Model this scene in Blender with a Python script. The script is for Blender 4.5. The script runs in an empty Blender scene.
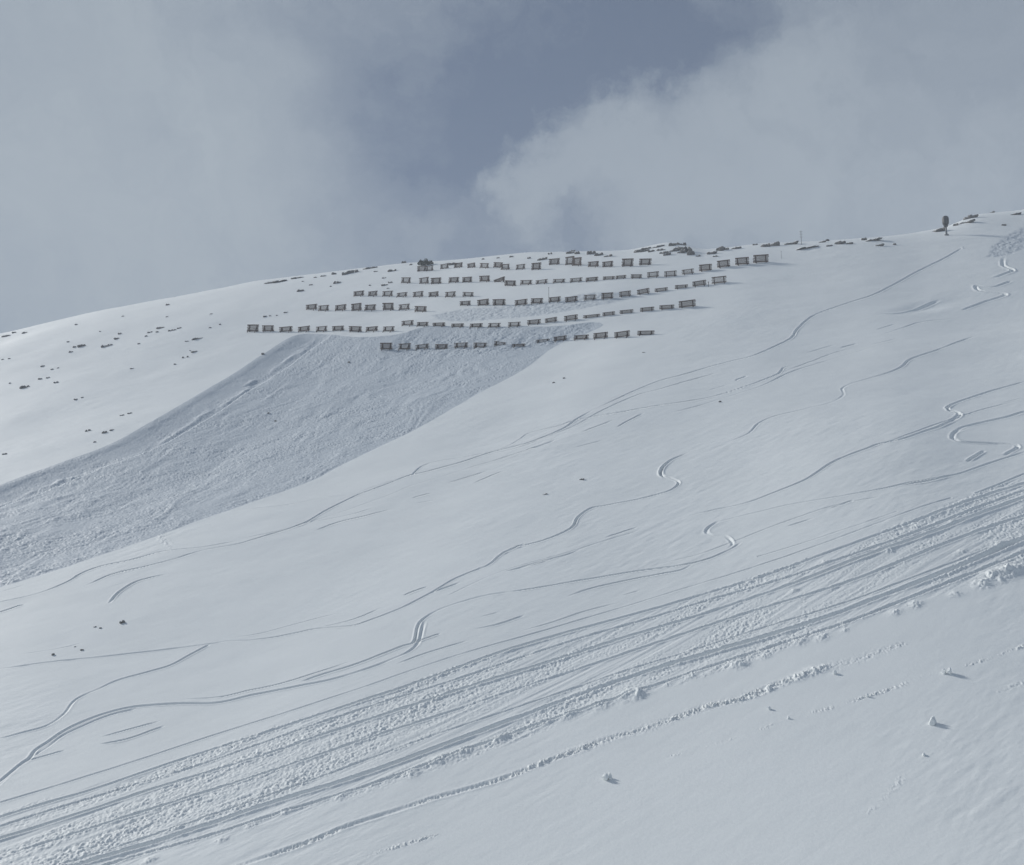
import bpy, bmesh, math, random
import numpy as np
from mathutils import Vector, Matrix

random.seed(7)
sc = bpy.context.scene
COL = sc.collection

# ------------------------------------------------------------------ camera
W, H, F = 1024, 865, 1098.0
PITCH = math.radians(10.0)
SUN_EL, SUN_AZ = math.radians(31.0), math.radians(-54.0)      # azimuth from +Y, negative = left
cam_d = bpy.data.cameras.new('camera')
cam = bpy.data.objects.new('camera', cam_d)
COL.objects.link(cam)
cam.location = (0, 0, 0)
cam.rotation_euler = (math.pi / 2 + PITCH, 0, 0)
cam_d.sensor_width = 36.0
cam_d.lens = 36.0 * F / W
cam_d.clip_start = 0.5
cam_d.clip_end = 9000
sc.camera = cam


def ray(u, v):
    """pixel of the photograph -> unit direction in the world"""
    a, b = (u - W / 2) / F, (H / 2 - v) / F
    d = np.array([a, math.cos(PITCH) - b * math.sin(PITCH), math.sin(PITCH) + b * math.cos(PITCH)])
    return d / np.linalg.norm(d)


def az_tan(u, v):
    d = ray(u, v)
    return math.atan2(d[0], d[1]), d[2] / math.hypot(d[0], d[1])


# ------------------------------------------------------------------ noise
def _hash(ix, iy, seed):
    h = (ix.astype(np.int64) * 374761393 + iy.astype(np.int64) * 668265263 + seed * 1442695041) & 0xFFFFFFFF
    h = ((h ^ (h >> 13)) * 1274126177) & 0xFFFFFFFF
    return ((h ^ (h >> 16)) & 0xFFFF).astype(np.float32) / 32767.5 - 1.0


def vn(x, y, seed=0):
    fx, fy = np.floor(x), np.floor(y)
    tx, ty = (x - fx), (y - fy)
    tx = tx * tx * tx * (tx * (tx * 6 - 15) + 10)
    ty = ty * ty * ty * (ty * (ty * 6 - 15) + 10)
    a, b = _hash(fx, fy, seed), _hash(fx + 1, fy, seed)
    c, d = _hash(fx, fy + 1, seed), _hash(fx + 1, fy + 1, seed)
    return (a + (b - a) * tx) * (1 - ty) + (c + (d - c) * tx) * ty


def fbm(x, y, oct=4, seed=0, gain=0.5):
    s, amp, tot = 0, 1.0, 0
    for k in range(oct):
        s = s + amp * vn(x * 2.03 ** k + 17.3 * k, y * 2.03 ** k - 9.1 * k, seed + k)
        tot += amp
        amp *= gain
    return s / tot


# ------------------------------------------------------------------ the mountain
PHI = math.radians(18.0)
CP, SP = math.cos(PHI), math.sin(PHI)
# the opposite bank behind the camera, the gully, then the hillside (24 to 31 degrees)
_py = np.array([-1500, -600, -200, -30, 0, 22, 50, 72, 92, 117.6, 154.7, 204.6, 281, 382, 502, 900, 1800], float) * CP
_pz = np.array([140, 110, 50, 6, -3, -15, -31, -37, -33, -23.9, -10, 12.5, 47.5, 99.6, 171, 408, 950], float)
_ss = np.arange(-1600, 1800, 2.0)
_gg = np.interp(_ss, _py, _pz)
_ker = np.exp(-0.5 * (np.arange(-45, 46) * 2.0 / 13.0) ** 2)
_ker /= _ker.sum()
_gg = np.convolve(np.pad(_gg, 45, mode='edge'), _ker, mode='valid')

SKYLINE = [(0, 332), (60, 318), (100, 309), (200, 291), (260, 280), (330, 272), (400, 264), (480, 258), (530, 253),
           (600, 252), (630, 251), (648, 247), (668, 243), (684, 246), (702, 251), (730, 249), (760, 245), (820, 243), (880, 239), (946, 229), (975, 216), (1024, 212)]
_sk = np.array([az_tan(u, v) for u, v in SKYLINE])
_sa = np.concatenate([[-math.pi, -2.2, -1.2, -0.75], _sk[:, 0], [0.60, 0.9, 1.4, 2.4, math.pi]])
_st = np.concatenate([[0.05, 0.08, 0.13, 0.20], _sk[:, 1], [0.40, 0.36, 0.20, 0.08, 0.05]])
_fa = np.linspace(-math.pi, math.pi, 12001)
_ft = np.interp(_fa, _sa, _st)
_k2 = np.exp(-0.5 * (np.arange(-40, 41) / 9.0) ** 2)
_k2 /= _k2.sum()
_ft = np.convolve(np.pad(_ft, 40, mode='edge'), _k2, mode='valid')


def base_h(th, r):
    """large-scale height of the slope, th = azimuth from +Y, r = ground distance"""
    x, y = r * np.sin(th), r * np.cos(th)
    s = y * CP + x * SP
    g = np.interp(s, _ss, _gg)
    # shallow ribs and hollows running down the fall line
    q = x * CP - y * SP
    amp = np.clip((r - 60) / 200, 0.05, 1)
    g = g + amp * (1.3 * vn(q / 75.0 + 3.1, s / 210.0, 5) + 1.0 * vn(q / 33.0, s / 90.0 + 4.4, 9))
    g = g - 0.0005 * np.clip(x - 55, 0, 260) ** 2 + 0.0004 * np.clip(-x - 10, 0, 110) ** 2 * np.clip((330 - r) / 150, 0, 1)
    T = np.interp(th, _fa, _ft) + 0.0035
    k = np.interp(th, [-0.5, -0.15, 0.2, 0.5], [0.016, 0.010, 0.006, 0.006])
    t = g / r
    ts = -k * np.logaddexp(-t / k, -T / k)
    over = np.clip((t - T) / 0.03, 0, None)          # how far past the crest
    drop = np.where(over > 0, over * over / (1 + over) * 5.0, 0)
    h = ts * r - drop
    return np.where(h > -200, h, -200)


# ------------------------------------------------------------------ grid of the snow sheet
TH0, TH1 = -0.485, 0.485
STEP = 0.62 / F
fine = np.arange(TH0, TH1, STEP)
coarse_r = TH1 + (math.pi - TH1) * (np.linspace(0, 1, 70)[1:] ** 1.7)
coarse_l = TH0 - (math.pi + TH0) * (np.linspace(0, 1, 70)[1:-1] ** 1.7)
TH = np.concatenate([coarse_l[::-1], fine, coarse_r])
NF0 = len(coarse_l)
NF = len(fine)
RMAX = 1250.0
NR = 1560
rs = np.concatenate([np.geomspace(4, 40, 160)[:-1], np.arange(40, 700, 0.5), np.arange(700, RMAX + 3, 3.0)])
NC = len(TH)
R = np.zeros((NC, NR), np.float64)
Z = np.zeros((NC, NR), np.float64)
for i0 in range(0, NC, 64):
    th = TH[i0:i0 + 64, None]
    hh = base_h(th, np.broadcast_to(rs[None, :], (th.shape[0], len(rs))))
    el = np.arctan2(hh, rs[None, :])
    run = np.maximum.accumulate(np.maximum(el, -0.235), axis=1)
    dv = np.diff(run, axis=1)
    cost = dv * F + np.diff(rs)[None, :] / 4.0 * np.exp(-rs[None, 1:] / 500) + 0.002
    past = (rs[None, 1:] > 620)
    cost = np.where(past, dv * F + np.diff(rs)[None, :] / 12.0, cost)
    cum = np.concatenate([np.zeros((th.shape[0], 1)), np.cumsum(cost, axis=1)], axis=1)
    for j in range(th.shape[0]):
        R[i0 + j] = np.interp(np.linspace(0, cum[j, -1], NR), cum[j], rs)
# keep the rows smooth from one column to the next
for _ in range(3):
    Rp = np.concatenate([R[-2:], R, R[:2]], axis=0)
    R = (Rp[:-4] + Rp[1:-3] * 2 + Rp[2:-2] * 3 + Rp[3:-1] * 2 + Rp[4:]) / 9.0
TG = np.broadcast_to(TH[:, None], R.shape)
for i0 in range(0, NC, 128):
    Z[i0:i0 + 128] = base_h(TG[i0:i0 + 128], R[i0:i0 + 128])
X, Y = R * np.sin(TG), R * np.cos(TG)
D = np.sqrt(R * R + Z * Z)
PXM = D / F                                   # metres per photograph pixel at each vertex
DZ = np.zeros_like(Z)

_hit_cache = {}


def hit(u, v):
    """first point of the slope along the ray of a pixel"""
    th, t = az_tan(u, v)
    h = base_h(np.full(rs.shape, th), rs)
    e = h / rs
    k = np.argmax(e >= t)
    if e[k] < t:                               # above the skyline: take the crest itself
        k = int(np.argmax(e))
        r = rs[k]
    elif k == 0:
        r = rs[0]
    else:
        f = (t - e[k - 1]) / (e[k] - e[k - 1])
        r = rs[k - 1] + f * (rs[k] - rs[k - 1])
    return np.array([r * math.sin(th), r * math.cos(th)])


def smooth_line(pts, step_px=3.0):
    """Catmull-Rom through pixel points"""
    P = np.array(pts, float)
    if len(P) == 2:
        n = max(2, int(np.linalg.norm(P[1] - P[0]) / step_px))
        return P[0] + (P[1] - P[0]) * np.linspace(0, 1, n)[:, None]
    Q = np.vstack([2 * P[0] - P[1], P, 2 * P[-1] - P[-2]])
    out = []
    for i in range(1, len(Q) - 2):
        n = max(2, int(np.linalg.norm(Q[i + 1] - Q[i]) / step_px))
        t = np.linspace(0, 1, n, endpoint=False)[:, None]
        out.append(0.5 * (2 * Q[i] + (Q[i + 1] - Q[i - 1]) * t + (2 * Q[i - 1] - 5 * Q[i] + 4 * Q[i + 1] - Q[i + 2]) * t ** 2
                          + (3 * Q[i] - Q[i - 1] - 3 * Q[i + 1] + Q[i + 2]) * t ** 3))
    out.append(P[-1:])
    return np.vstack(out)


def world_line(pts, step=3.0, ease=0):
    P = smooth_line(pts, step)
    if ease:
        n = int(ease / step)
        kk = np.exp(-0.5 * (np.arange(-2 * n, 2 * n + 1) / n) ** 2)
        kk /= kk.sum()
        e0, e1 = P[1] - P[0], P[-1] - P[-2]
        Q = np.vstack([P[0] + e0 * np.arange(-2 * n, 0)[:, None], P, P[-1] + e1 * np.arange(1, 2 * n + 1)[:, None]])
        P = np.stack([np.convolve(Q[:, c], kk, mode='valid') for c in (0, 1)], axis=1)
    return np.array([hit(u, v) for u, v in P])


DMIN = np.full(R.shape, 1e9, np.float32)
SIDE = np.zeros(R.shape, np.float32)
ALONG = np.zeros(R.shape, np.float32)


def near_line(wl, reach):
    """signed distance and distance along for the vertices near a line on the slope;
    returns (i0,i1,j0,j1) block; the arrays DMIN, SIDE, ALONG hold the values there"""
    th = np.arctan2(wl[:, 0], wl[:, 1])
    rr = np.hypot(wl[:, 0], wl[:, 1])
    seg = np.linalg.norm(np.diff(wl, axis=0), axis=1)
    cum = np.concatenate([[0], np.cumsum(seg)])
    bi0, bi1, bj0, bj1 = NC, 0, NR, 0
    for k in range(len(wl) - 1):
        if seg[k] < 1e-6:
            continue
        m = reach / max(5.0, min(rr[k], rr[k + 1]))
        i0 = np.searchsorted(TH, min(th[k], th[k + 1]) - m) - 1
        i1 = np.searchsorted(TH, max(th[k], th[k + 1]) + m) + 1
        i0, i1 = max(i0, 0), min(i1, NC)
        if i1 <= i0:
            continue
        lo, hi = min(rr[k], rr[k + 1]) - reach, max(rr[k], rr[k + 1]) + reach
        cols = R[[i0, (i0 + i1) // 2, i1 - 1]]
        j0 = min(int(np.searchsorted(c, lo)) for c in cols) - 2
        j1 = max(int(np.searchsorted(c, hi)) for c in cols) + 2
        j0, j1 = max(j0, 0), min(j1, NR)
        if j1 <= j0:
            continue
        px, py = X[i0:i1, j0:j1] - wl[k, 0], Y[i0:i1, j0:j1] - wl[k, 1]
        ex, ey = (wl[k + 1] - wl[k]) / seg[k]
        t = np.clip(px * ex + py * ey, 0, seg[k])
        dx, dy = px - t * ex, py - t * ey
        d = np.hypot(dx, dy)
        sub = DMIN[i0:i1, j0:j1]
        upd = d < sub
        sub[upd] = d[upd]
        SIDE[i0:i1, j0:j1][upd] = np.sign(ex * py - ey * px)[upd]
        ALONG[i0:i1, j0:j1][upd] = (cum[k] + t)[upd]
        bi0, bi1, bj0, bj1 = min(bi0, i0), max(bi1, i1), min(bj0, j0), max(bj1, j1)
    return bi0, bi1, bj0, bj1, cum[-1]


_tk = [0]


def groove(pts, wpx=0.9, depth=0.5, wmin=0.14, fade=0.12, breakup=0.3, rim=0.35, rough=0.0, deep=2.1, ease=0):
    """press one ski or vehicle track into the snow; depth is relative to the groove's width"""
    _tk[0] += 1
    sd = _tk[0]
    wl = world_line(pts, ease=ease)
    dist = np.hypot(np.hypot(wl[:, 0], wl[:, 1]), 20).mean()
    wmax = max(wmin, wpx * np.hypot(wl[:, 0], wl[:, 1]).max() / F)
    i0, i1, j0, j1, L = near_line(wl, wmax * 4.5)
    if i1 <= i0 or j1 <= j0:
        return
    sl = (slice(i0, i1), slice(j0, j1))
    d, side, al = DMIN[sl], SIDE[sl], ALONG[sl]
    w = np.maximum(wmin, wpx * PXM[sl])
    m = d < w * 4.5
    dd = d[m] / w[m]
    wn = max(float(np.median(w[m])), .12)
    a = al[m]
    f = np.clip(a / (fade * L + 1e-3), 0, 1) * np.clip((L - a) / (fade * L + 1e-3), 0, 1) if fade > 0 else 1.0
    mod = np.clip(0.95 + breakup * 1.9 * vn(a / 21.0 + sd * 7.7, a * 0 + sd, 31) + breakup * 0.9 * vn(a / 3.3, a * 0 + sd * 3.3, 32), 0.05, 1.8)
    amp = deep * depth * w[m] * f * mod
    x, y = X[sl][m], Y[sl][m]
    prof = -np.exp(-dd ** 2) + rim * np.exp(-((dd - 1.9) / 0.8) ** 2)
    z = amp * prof
    if rough > 0:
        z = z + rough * w[m] * f * np.exp(-(dd / 2.4) ** 2) * fbm(x / (wn * .6), y / (wn * .6), 2, 40 + sd, .7)
    DZ[sl][m] += z
    DMIN[sl] = 1e9


# ------------------------------------------------------------------ the ski tracks, pixel by pixel from the photograph
TRACKS = [
    ([(560, 438), (530, 449), (497, 460), (470, 468), (440, 478), (412, 486), (385, 497), (352, 508), (318, 519), (280, 531), (240, 540)], .8, .45),
    ([(720, 372), (690, 380), (660, 389), (632, 397), (600, 412), (575, 425), (545, 437), (520, 447), (490, 455)], .8, .4),
    ([(900, 341), (860, 350), (820, 362), (790, 372), (760, 386), (728, 396), (700, 405), (670, 413)], .75, .35),
    ([(640, 530), (606, 540), (566, 553), (530, 563), (500, 572), (470, 585), (445, 597)], .85, .4),
    ([(1030, 398), (990, 408), (950, 420), (905, 436), (870, 449)], .75, .35),
    ([(880, 498), (840, 505), (800, 517), (770, 527), (735, 540), (700, 553), (660, 563)], .8, .4),
    ([(352, 660), (320, 671), (285, 682), (250, 690), (220, 697), (180, 700)], .9, .45),
    ([(340, 612), (300, 622), (262, 632), (230, 637)], .8, .4), ([(90, 640), (60, 648), (20, 655)], .8, .35),
    ([(620, 602), (585, 611), (556, 621), (520, 632)], .8, .4), ([(470, 640), (430, 652), (396, 664)], .8, .4),
    # the long upper traverse
    ([(965, 247), (945, 258), (917, 271), (891, 286), (871, 296), (848, 303), (815, 315), (797, 329), (791, 338), (764, 351), (749, 357),
      (728, 362), (705, 368), (683, 374.5), (657, 382), (632, 392), (606, 404), (594, 410)], .85, .55),
    ([(594, 410), (578, 418.5), (563, 428), (530, 442), (516, 446), (493, 452), (465, 462), (448, 467), (422, 474), (409, 477), (376, 489),
      (356, 496), (325, 511), (300, 525), (254, 540), (236, 545), (203, 551), (173, 559), (142, 567), (112, 575), (84, 587)], 1.0, .7),
    ([(794, 364), (783, 367.5), (779, 373), (759, 381), (733, 390), (708, 397), (683, 402), (652, 407), (619, 413), (578, 419.5), (560, 425),
      (530, 432), (519, 439), (503, 448), (468, 457), (437, 462), (422, 467), (414, 474), (409, 477), (376, 487), (330, 504)], .85, .55),
    ([(779, 373), (810, 361), (833, 352), (860, 346)], .7, .4), ([(876, 337), (906, 327), (922, 322), (957, 318)], .8, .35),
    ([(806, 352), (836, 344)], .8, .35), ([(876, 330), (896, 324)], .8, .35), ([(840, 347), (858, 343)], 1.1, .45),
    ([(236, 542), (203, 548), (163, 552), (130, 560), (102, 566), (81, 574), (69, 582), (46, 592), (25, 598), (-8, 605)], 1.0, .6),
    ([(25, 605), (-8, 616)], 1.0, .6), ([(25, 585), (0, 593)], .8, .5),
    ([(356, 495), (325, 498), (300, 503), (275, 507), (225, 511)], .85, .5),
    ([(390, 509), (364, 516), (338, 522), (313, 531)], .95, .6), ([(376, 507), (351, 514), (310, 522)], .8, .4),
    ([(431, 493), (412, 498)], .9, .5), ([(488, 471), (447, 483)], .8, .4), ([(506, 471), (496, 474), (473, 483)], .9, .5),
    ([(437, 499), (416, 503)], .8, .4), ([(556, 440), (537, 447), (521, 451)], .95, .55), ([(521, 455), (498, 463)], .8, .4),
    ([(614, 420), (581, 432)], .8, .45), ([(644, 413), (616, 427)], .8, .45), ([(604, 439), (574, 447)], .9, .45),
    ([(728, 384), (708, 390)], .9, .5), ([(716, 397), (688, 404)], .8, .5), ([(747, 376), (735, 380)], 1.0, .5),
    ([(168, 573), (150, 577), (135, 582), (119, 592), (109, 603)], 1.1, .6),
    # the middle track with the sharp turn
    ([(690, 451), (672, 459), (662, 468), (661, 475), (670, 477), (679, 482), (670, 490), (652, 495), (632, 500), (606, 505), (591, 508),
      (578, 517), (571, 528), (543, 540), (515, 547), (500, 555), (488, 565), (458, 577), (430, 593), (402, 607), (371, 619), (352, 625),
      (316, 628), (301, 631), (275, 636), (250, 639), (229, 640), (211, 643), (178, 647), (137, 652), (102, 656), (51, 662), (20, 667), (-8, 671)], 1.0, .6),
    ([(672, 459), (663, 467), (661, 474), (668, 478)], 1.3, .3),
    ([(382, 607), (352, 619), (316, 628)], .9, .5), ([(428, 586), (403, 595)], 1.0, .65), ([(461, 582), (428, 594)], 1.1, .6),
    ([(486, 565), (457, 578)], .9, .5), ([(525, 543), (498, 555)], 1.0, .6),
    ([(211, 643), (188, 656), (170, 666), (150, 672), (117, 681), (99, 689), (76, 700), (64, 715), (46, 727), (18, 735), (-5, 741)], 1.1, .6),
    # the double track with the kink
    ([(510, 592), (484, 596), (461, 602), (438, 610), (423, 619), (418, 626), (414, 642), (403, 646), (377, 656), (352, 665), (326, 673), (301, 681)], 1.2, .65),
    ([(425, 620), (422, 630), (419, 642), (408, 652), (387, 661), (364, 669), (334, 678), (301, 685), (275, 690), (250, 695), (247, 696),
      (216, 703), (178, 704), (137, 707), (109, 713), (84, 722), (64, 732), (48, 743), (36, 751), (30, 759), (20, 766), (-8, 790)], 1.35, .6),
    ([(137, 709), (109, 716), (84, 726), (64, 736), (48, 748), (36, 756), (18, 770), (-8, 793)], 1.0, .45),
    ([(441, 633), (414, 643)], 1.0, .6), ([(66, 751), (28, 762)], .9, .5),
    ([(742, 541), (729, 549), (708, 558), (683, 564), (640, 570), (589, 579), (538, 588), (510, 592)], 1.0, .6),
    ([(693, 563), (678, 570), (637, 578), (589, 589), (566, 597)], 1.0, .55),
    ([(1030, 450), (1001, 459), (977, 467), (951, 475), (910, 483), (884, 489), (841, 497), (790, 505), (759, 512), (733, 518), (713, 524), (705, 531),
      (711, 534), (726, 535), (733, 542), (726, 549)], 1.0, .5),
    ([(951, 475), (930, 481), (902, 486)], 1.2, .5), ([(720, 520), (707, 529), (711, 534), (728, 537), (733, 545)], 1.3, .3),
    ([(1030, 380), (995, 390), (972, 397), (957, 402), (947, 408), (953, 412), (961, 414), (957, 419), (942, 426), (921, 433), (904, 439), (878, 444), (868, 448), (846, 456),
      (828, 465), (806, 480), (777, 492), (746, 503), (713, 510), (688, 516)], 1.0, .55),
    ([(957, 402), (947, 408), (959, 414), (942, 426), (921, 433)], 1.2, .35),
    ([(1030, 411), (1005, 418), (982, 423), (962, 428), (952, 436), (957, 441), (980, 443), (1010, 444), (1018, 447), (1004, 455)], 1.3, .55),
    ([(968, 428), (954, 434), (958, 441), (980, 443), (1012, 445)], 1.4, .3),
    ([(975, 337), (955, 344), (937, 351), (911, 359), (901, 367), (881, 375), (854, 383), (842, 389), (844, 394), (830, 402), (805, 409), (775, 416),
      (759, 423), (749, 433), (733, 440), (717, 444)], .95, .5),
    ([(1004, 258), (1003, 266), (1013, 271), (993, 278)], 1.2, .5), ([(1012, 281), (995, 287), (983, 287), (976, 286), (977, 290), (985, 292), (1006, 295), (985, 302), (962, 310)], 1.2, .5),
    ([(985, 450), (967, 461)], 1.2, .5), ([(854, 501), (831, 509)], 1.0, .55), ([(813, 519), (786, 527)], 1.0, .55),
    ([(585, 547), (566, 555), (542, 561), (505, 572)], 1.0, .55), ([(525, 615), (500, 624), (475, 629)], 1.1, .6),
    ([(560, 556), (537, 564), (503, 572)], .9, .5), ([(638, 527), (606, 537)], .9, .45), ([(500, 612), (480, 617)], .9, .4),
    ([(165, 726), (127, 740), (100, 745)], 1.1, .55), ([(162, 721), (100, 738)], .9, .3), ([(640, 590), (622, 595)], .9, .4),
    ([(940, 300), (905, 312), (880, 314)], 1.4, .3), ([(897, 339), (870, 345)], .8, .3), ([(1024, 398), (1000, 404)], .8, .3),
]
groove([(868, 315), (915, 309), (975, 297)], 9.0, .085, fade=.4, breakup=.1, rim=.1)
for pts, w, dp in TRACKS:
    groove(pts, w, dp * (1.12 if len(pts) > 6 else 1.6), fade=0.04 if len(pts) > 6 else 0.22)

# ------------------------------------------------------------------ the traverse churned by vehicles
LANES = [
    ([(-10, 821), (51, 803), (102, 788), (142, 774), (173, 761), (218, 748), (260, 734), (301, 719), (319, 714), (357, 703), (392, 690), (428, 679), (466, 665),
      (489, 656), (551, 637), (597, 625), (642, 612), (686, 600), (729, 586), (782, 570), (822, 555), (857, 543), (884, 535), (910, 523), (943, 512), (977, 500), (1004, 489), (1035, 481)], 1.7, .62, .25),
    ([(-10, 807), (76, 781), (152, 756), (203, 738), (260, 720), (326, 699), (377, 682), (440, 660), (500, 643), (551, 629), (612, 610), (663, 595), (716, 578),
      (750, 568), (790, 555), (830, 542), (870, 528), (910, 511), (951, 499)], 1.0, .38, .1),
    ([(758, 556), (803, 544), (844, 531), (897, 513)], .9, .5, .1), ([(977, 494), (1030, 471)], 1.1, .5, .1),
    ([(-10, 830), (99, 796), (132, 786), (157, 779), (203, 764), (283, 735), (357, 710), (403, 695), (461, 679), (489, 667), (510, 662), (564, 643), (627, 625), (663, 615),
      (716, 597), (760, 586), (790, 576), (830, 563), (884, 546), (927, 528), (964, 515), (991, 504), (1035, 488)], 1.6, .4, .6),
    ([(-10, 842), (51, 824), (102, 807), (132, 796), (178, 782), (193, 776), (260, 757), (301, 742), (352, 724), (403, 709), (428, 701), (469, 686), (510, 676), (551, 661), (602, 645), (653, 628),
      (678, 623), (716, 610), (750, 598), (795, 583), (828, 571), (857, 560), (897, 546), (937, 532), (977, 516), (1001, 508), (1035, 496)], 1.8, .66, .25),
    ([(-10, 858), (51, 842), (102, 824), (142, 813), (178, 800), (228, 785), (260, 775), (306, 759), (352, 743), (403, 727), (443, 714), (479, 703), (510, 691), (551, 679), (602, 661), (653, 644),
      (716, 623), (750, 611), (803, 596), (857, 579), (910, 558), (964, 536), (1035, 514)], 1.6, .5, .3),
    ([(61, 863), (109, 850), (175, 827), (208, 817), (254, 800), (326, 775), (377, 755), (440, 733), (509, 710), (551, 697), (620, 672), (690, 651), (750, 631), (803, 616), (857, 598), (937, 568), (1004, 544), (1035, 532)], 1.1, .5, .4),
    ([(60, 870), (142, 846), (203, 827), (260, 806), (301, 794), (352, 779), (402, 761), (440, 746), (478, 733), (509, 721), (551, 705), (602, 687), (640, 673), (678, 662), (716, 651), (760, 639), (798, 627), (844, 611),
      (884, 594), (937, 576), (1004, 547), (1035, 536)], 2.5, .6, .3),
    ([(95, 868), (142, 852), (178, 845), (216, 834), (260, 819), (288, 809), (321, 800), (352, 791), (377, 781), (412, 772), (440, 758), (466, 749), (499, 739), (538, 723), (589, 709), (627, 695), (653, 686), (693, 672), (729, 659),
      (750, 654), (798, 638), (844, 624), (897, 602), (937, 587), (964, 576), (1035, 548)], 1.8, .5, .7),
]
for pts, w, dp, rg in LANES:
    pts = list(pts)                      # the lanes run on past the edges of the view
    if pts[-1][0] > 1000:
        (a0, b0), (a1, b1) = pts[max(-3, -len(pts))], pts[-1]
        pts.append((a1 + 110, b1 + (b1 - b0) / (a1 - a0) * 110))
    if pts[0][0] < 0:
        (a0, b0), (a1, b1) = pts[0], pts[2]
        pts.insert(0, (a0 - 90, b0 - (b1 - b0) / (a1 - a0) * 90))
    groove(pts, w * .82, dp * 1.0, fade=0.0, breakup=.26, rim=.4, rough=rg * 1.1, deep=2.6, ease=36)

# churned snow between the lanes: one zone between the first and the last lane
top = world_line(LANES[0][0], 8)
bot = world_line(LANES[-1][0], 8)
centre_px = [((a[0] + b[0]) / 2, (a[1] + b[1]) / 2) for a, b in zip(smooth_line(LANES[4][0], 12), smooth_line(LANES[4][0], 12))]


def inside(poly, x, y):
    c = np.zeros(x.shape, bool)
    n = len(poly)
    j = n - 1
    for i in range(n):
        xi, yi = poly[i]
        xj, yj = poly[j]
        if abs(yj - yi) > 1e-9:
            c ^= ((yi > y) != (yj > y)) & (x < (xj - xi) * (y - yi) / (yj - yi) + xi)
        j = i
    return c


def zone(poly_px, reach, step=6.0):
    """(block, inside mask, distance from the outline) of an outlined patch of snow"""
    wl = world_line(list(poly_px) + [poly_px[0]], step)
    i0, i1, j0, j1, L = near_line(wl, reach)
    th = np.arctan2(wl[:, 0], wl[:, 1])
    i0, i1 = max(np.searchsorted(TH, th.min()) - 2, 0), min(np.searchsorted(TH, th.max()) + 2, NC)
    j0, j1 = 0, NR
    sl = (slice(i0, i1), slice(j0, j1))
    ins = inside(wl, X[sl], Y[sl])
    d = np.minimum(DMIN[sl], reach).copy()
    side = SIDE[sl].copy()
    DMIN[:] = 1e9
    return sl, ins, d


band_poly = [(-10, 815), (142, 770), (260, 730), (392, 686), (510, 648), (686, 596), (822, 552), (910, 520), (1035, 478), (1035, 566), (980, 584), (897, 610), (798, 646), (700, 680), (610, 710), (540, 735), (470, 760), (377, 792), (300, 815),
             (216, 842), (120, 872), (-10, 880)]
sl, ins, d = zone(band_poly, 1.2, 8)
m = ins
x, y = X[sl][m], Y[sl][m]
edge = np.clip(d[m] / 0.8, 0, 1)
# the churn is drawn out along the lanes
ca, sa = math.cos(math.radians(36)), math.sin(math.radians(36))
qa, qb = x * ca + y * sa, -x * sa + y * ca
lump = fbm(qa / 0.36, qb / 0.3, 2, 51, .8)
lump = np.sign(lump) * np.abs(lump) ** 1.3
patch = np.clip(0.55 + 1.4 * fbm(qa / 20, qb / 2.6, 3, 57), 0.04, 1.5)
ridge = fbm(qa / 14.0, qb / 0.55, 3, 53)
DZ[sl][m] += edge * (0.18 * lump * patch + 0.08 * ridge)

# pushed-up heaps along the lower edge of the lanes
HEAPS = [(786, 682, 5), (799, 678, 7), (812, 672, 8), (824, 668, 6), (770, 689, 5), (709, 707, 5), (583, 748, 5), (252, 826, 6), (285, 812, 6), (340, 797, 6), (412, 774, 8), (440, 760, 10), (462, 752, 9), (498, 741, 7), (503, 738, 7), (545, 722, 6), (568, 716, 9), (600, 706, 10), (632, 695, 13), (640, 696, 8), (668, 685, 4),
         (692, 676, 6), (735, 664, 8), (742, 665, 8), (765, 656, 6), (800, 642, 7), (822, 637, 7), (845, 630, 4), (895, 612, 6), (915, 604, 7), (955, 594, 6), (982, 584, 9), (998, 576, 14), (1010, 572, 12), (1020, 570, 10),
         (175, 829, 7), (208, 818, 6), (150, 860, 6), (222, 840, 6), (825, 563, 5), (782, 569, 4), (921, 527, 4), (954, 524, 4), (794, 590, 5), (890, 552, 5), (1000, 545, 7), (962, 552, 5)]
for hu, hv, hp in HEAPS:
    p = hit(hu, hv)
    rr = math.hypot(*p)
    rad = hp * 0.75 * rr / F
    ia, ib = np.searchsorted(TH, math.atan2(p[0], p[1]) + np.array([-3, 3]) * rad / rr)
    c = R[(ia + ib) // 2]
    ja, jb = np.searchsorted(c, rr + np.array([-4, 4]) * rad)
    s2 = (slice(max(ia, 0), ib), slice(max(ja - 4, 0), jb + 4))
    dx, dy = X[s2] - p[0], Y[s2] - p[1]
    e = np.exp(-(((dx * ca + dy * sa) / 1.35) ** 2 + (-dx * sa + dy * ca) ** 2) / rad ** 2)
    rough = 0.75 + 0.8 * fbm(X[s2] / (rad * 0.45), Y[s2] / (rad * 0.45), 3, int(hu))
    DZ[s2] += e * rough * rad * 0.42


def clods(pts, wpx, amp, dens, seed, wob=0.0):
    """a trail of kicked-up snow lumps"""
    wl = world_line(pts)
    dist = np.hypot(wl[:, 0], wl[:, 1]).max()
    i0, i1, j0, j1, L = near_line(wl, wpx * dist / F * 3)
    if i1 <= i0:
        return
    s2 = (slice(i0, i1), slice(j0, j1))
    d, al = DMIN[s2], ALONG[s2]
    w = wpx * PXM[s2]
    m = d < w * 3
    wn = max(float(np.median(w[m])), .12)
    n = fbm(X[s2][m] / (wn * .6), Y[s2][m] / (wn * .75), 2, seed, .7)
    on = np.clip(dens + 0.8 * vn(al[m] / (w[m] * 9), al[m] * 0, seed + 3), 0, 1)
    DZ[s2][m] += np.exp(-(d[m] / w[m]) ** 2) * on * amp * w[m] * (np.clip(n + .15, 0, 1) * 2.2 - 0.35)
    DMIN[s2] = 1e9


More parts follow.
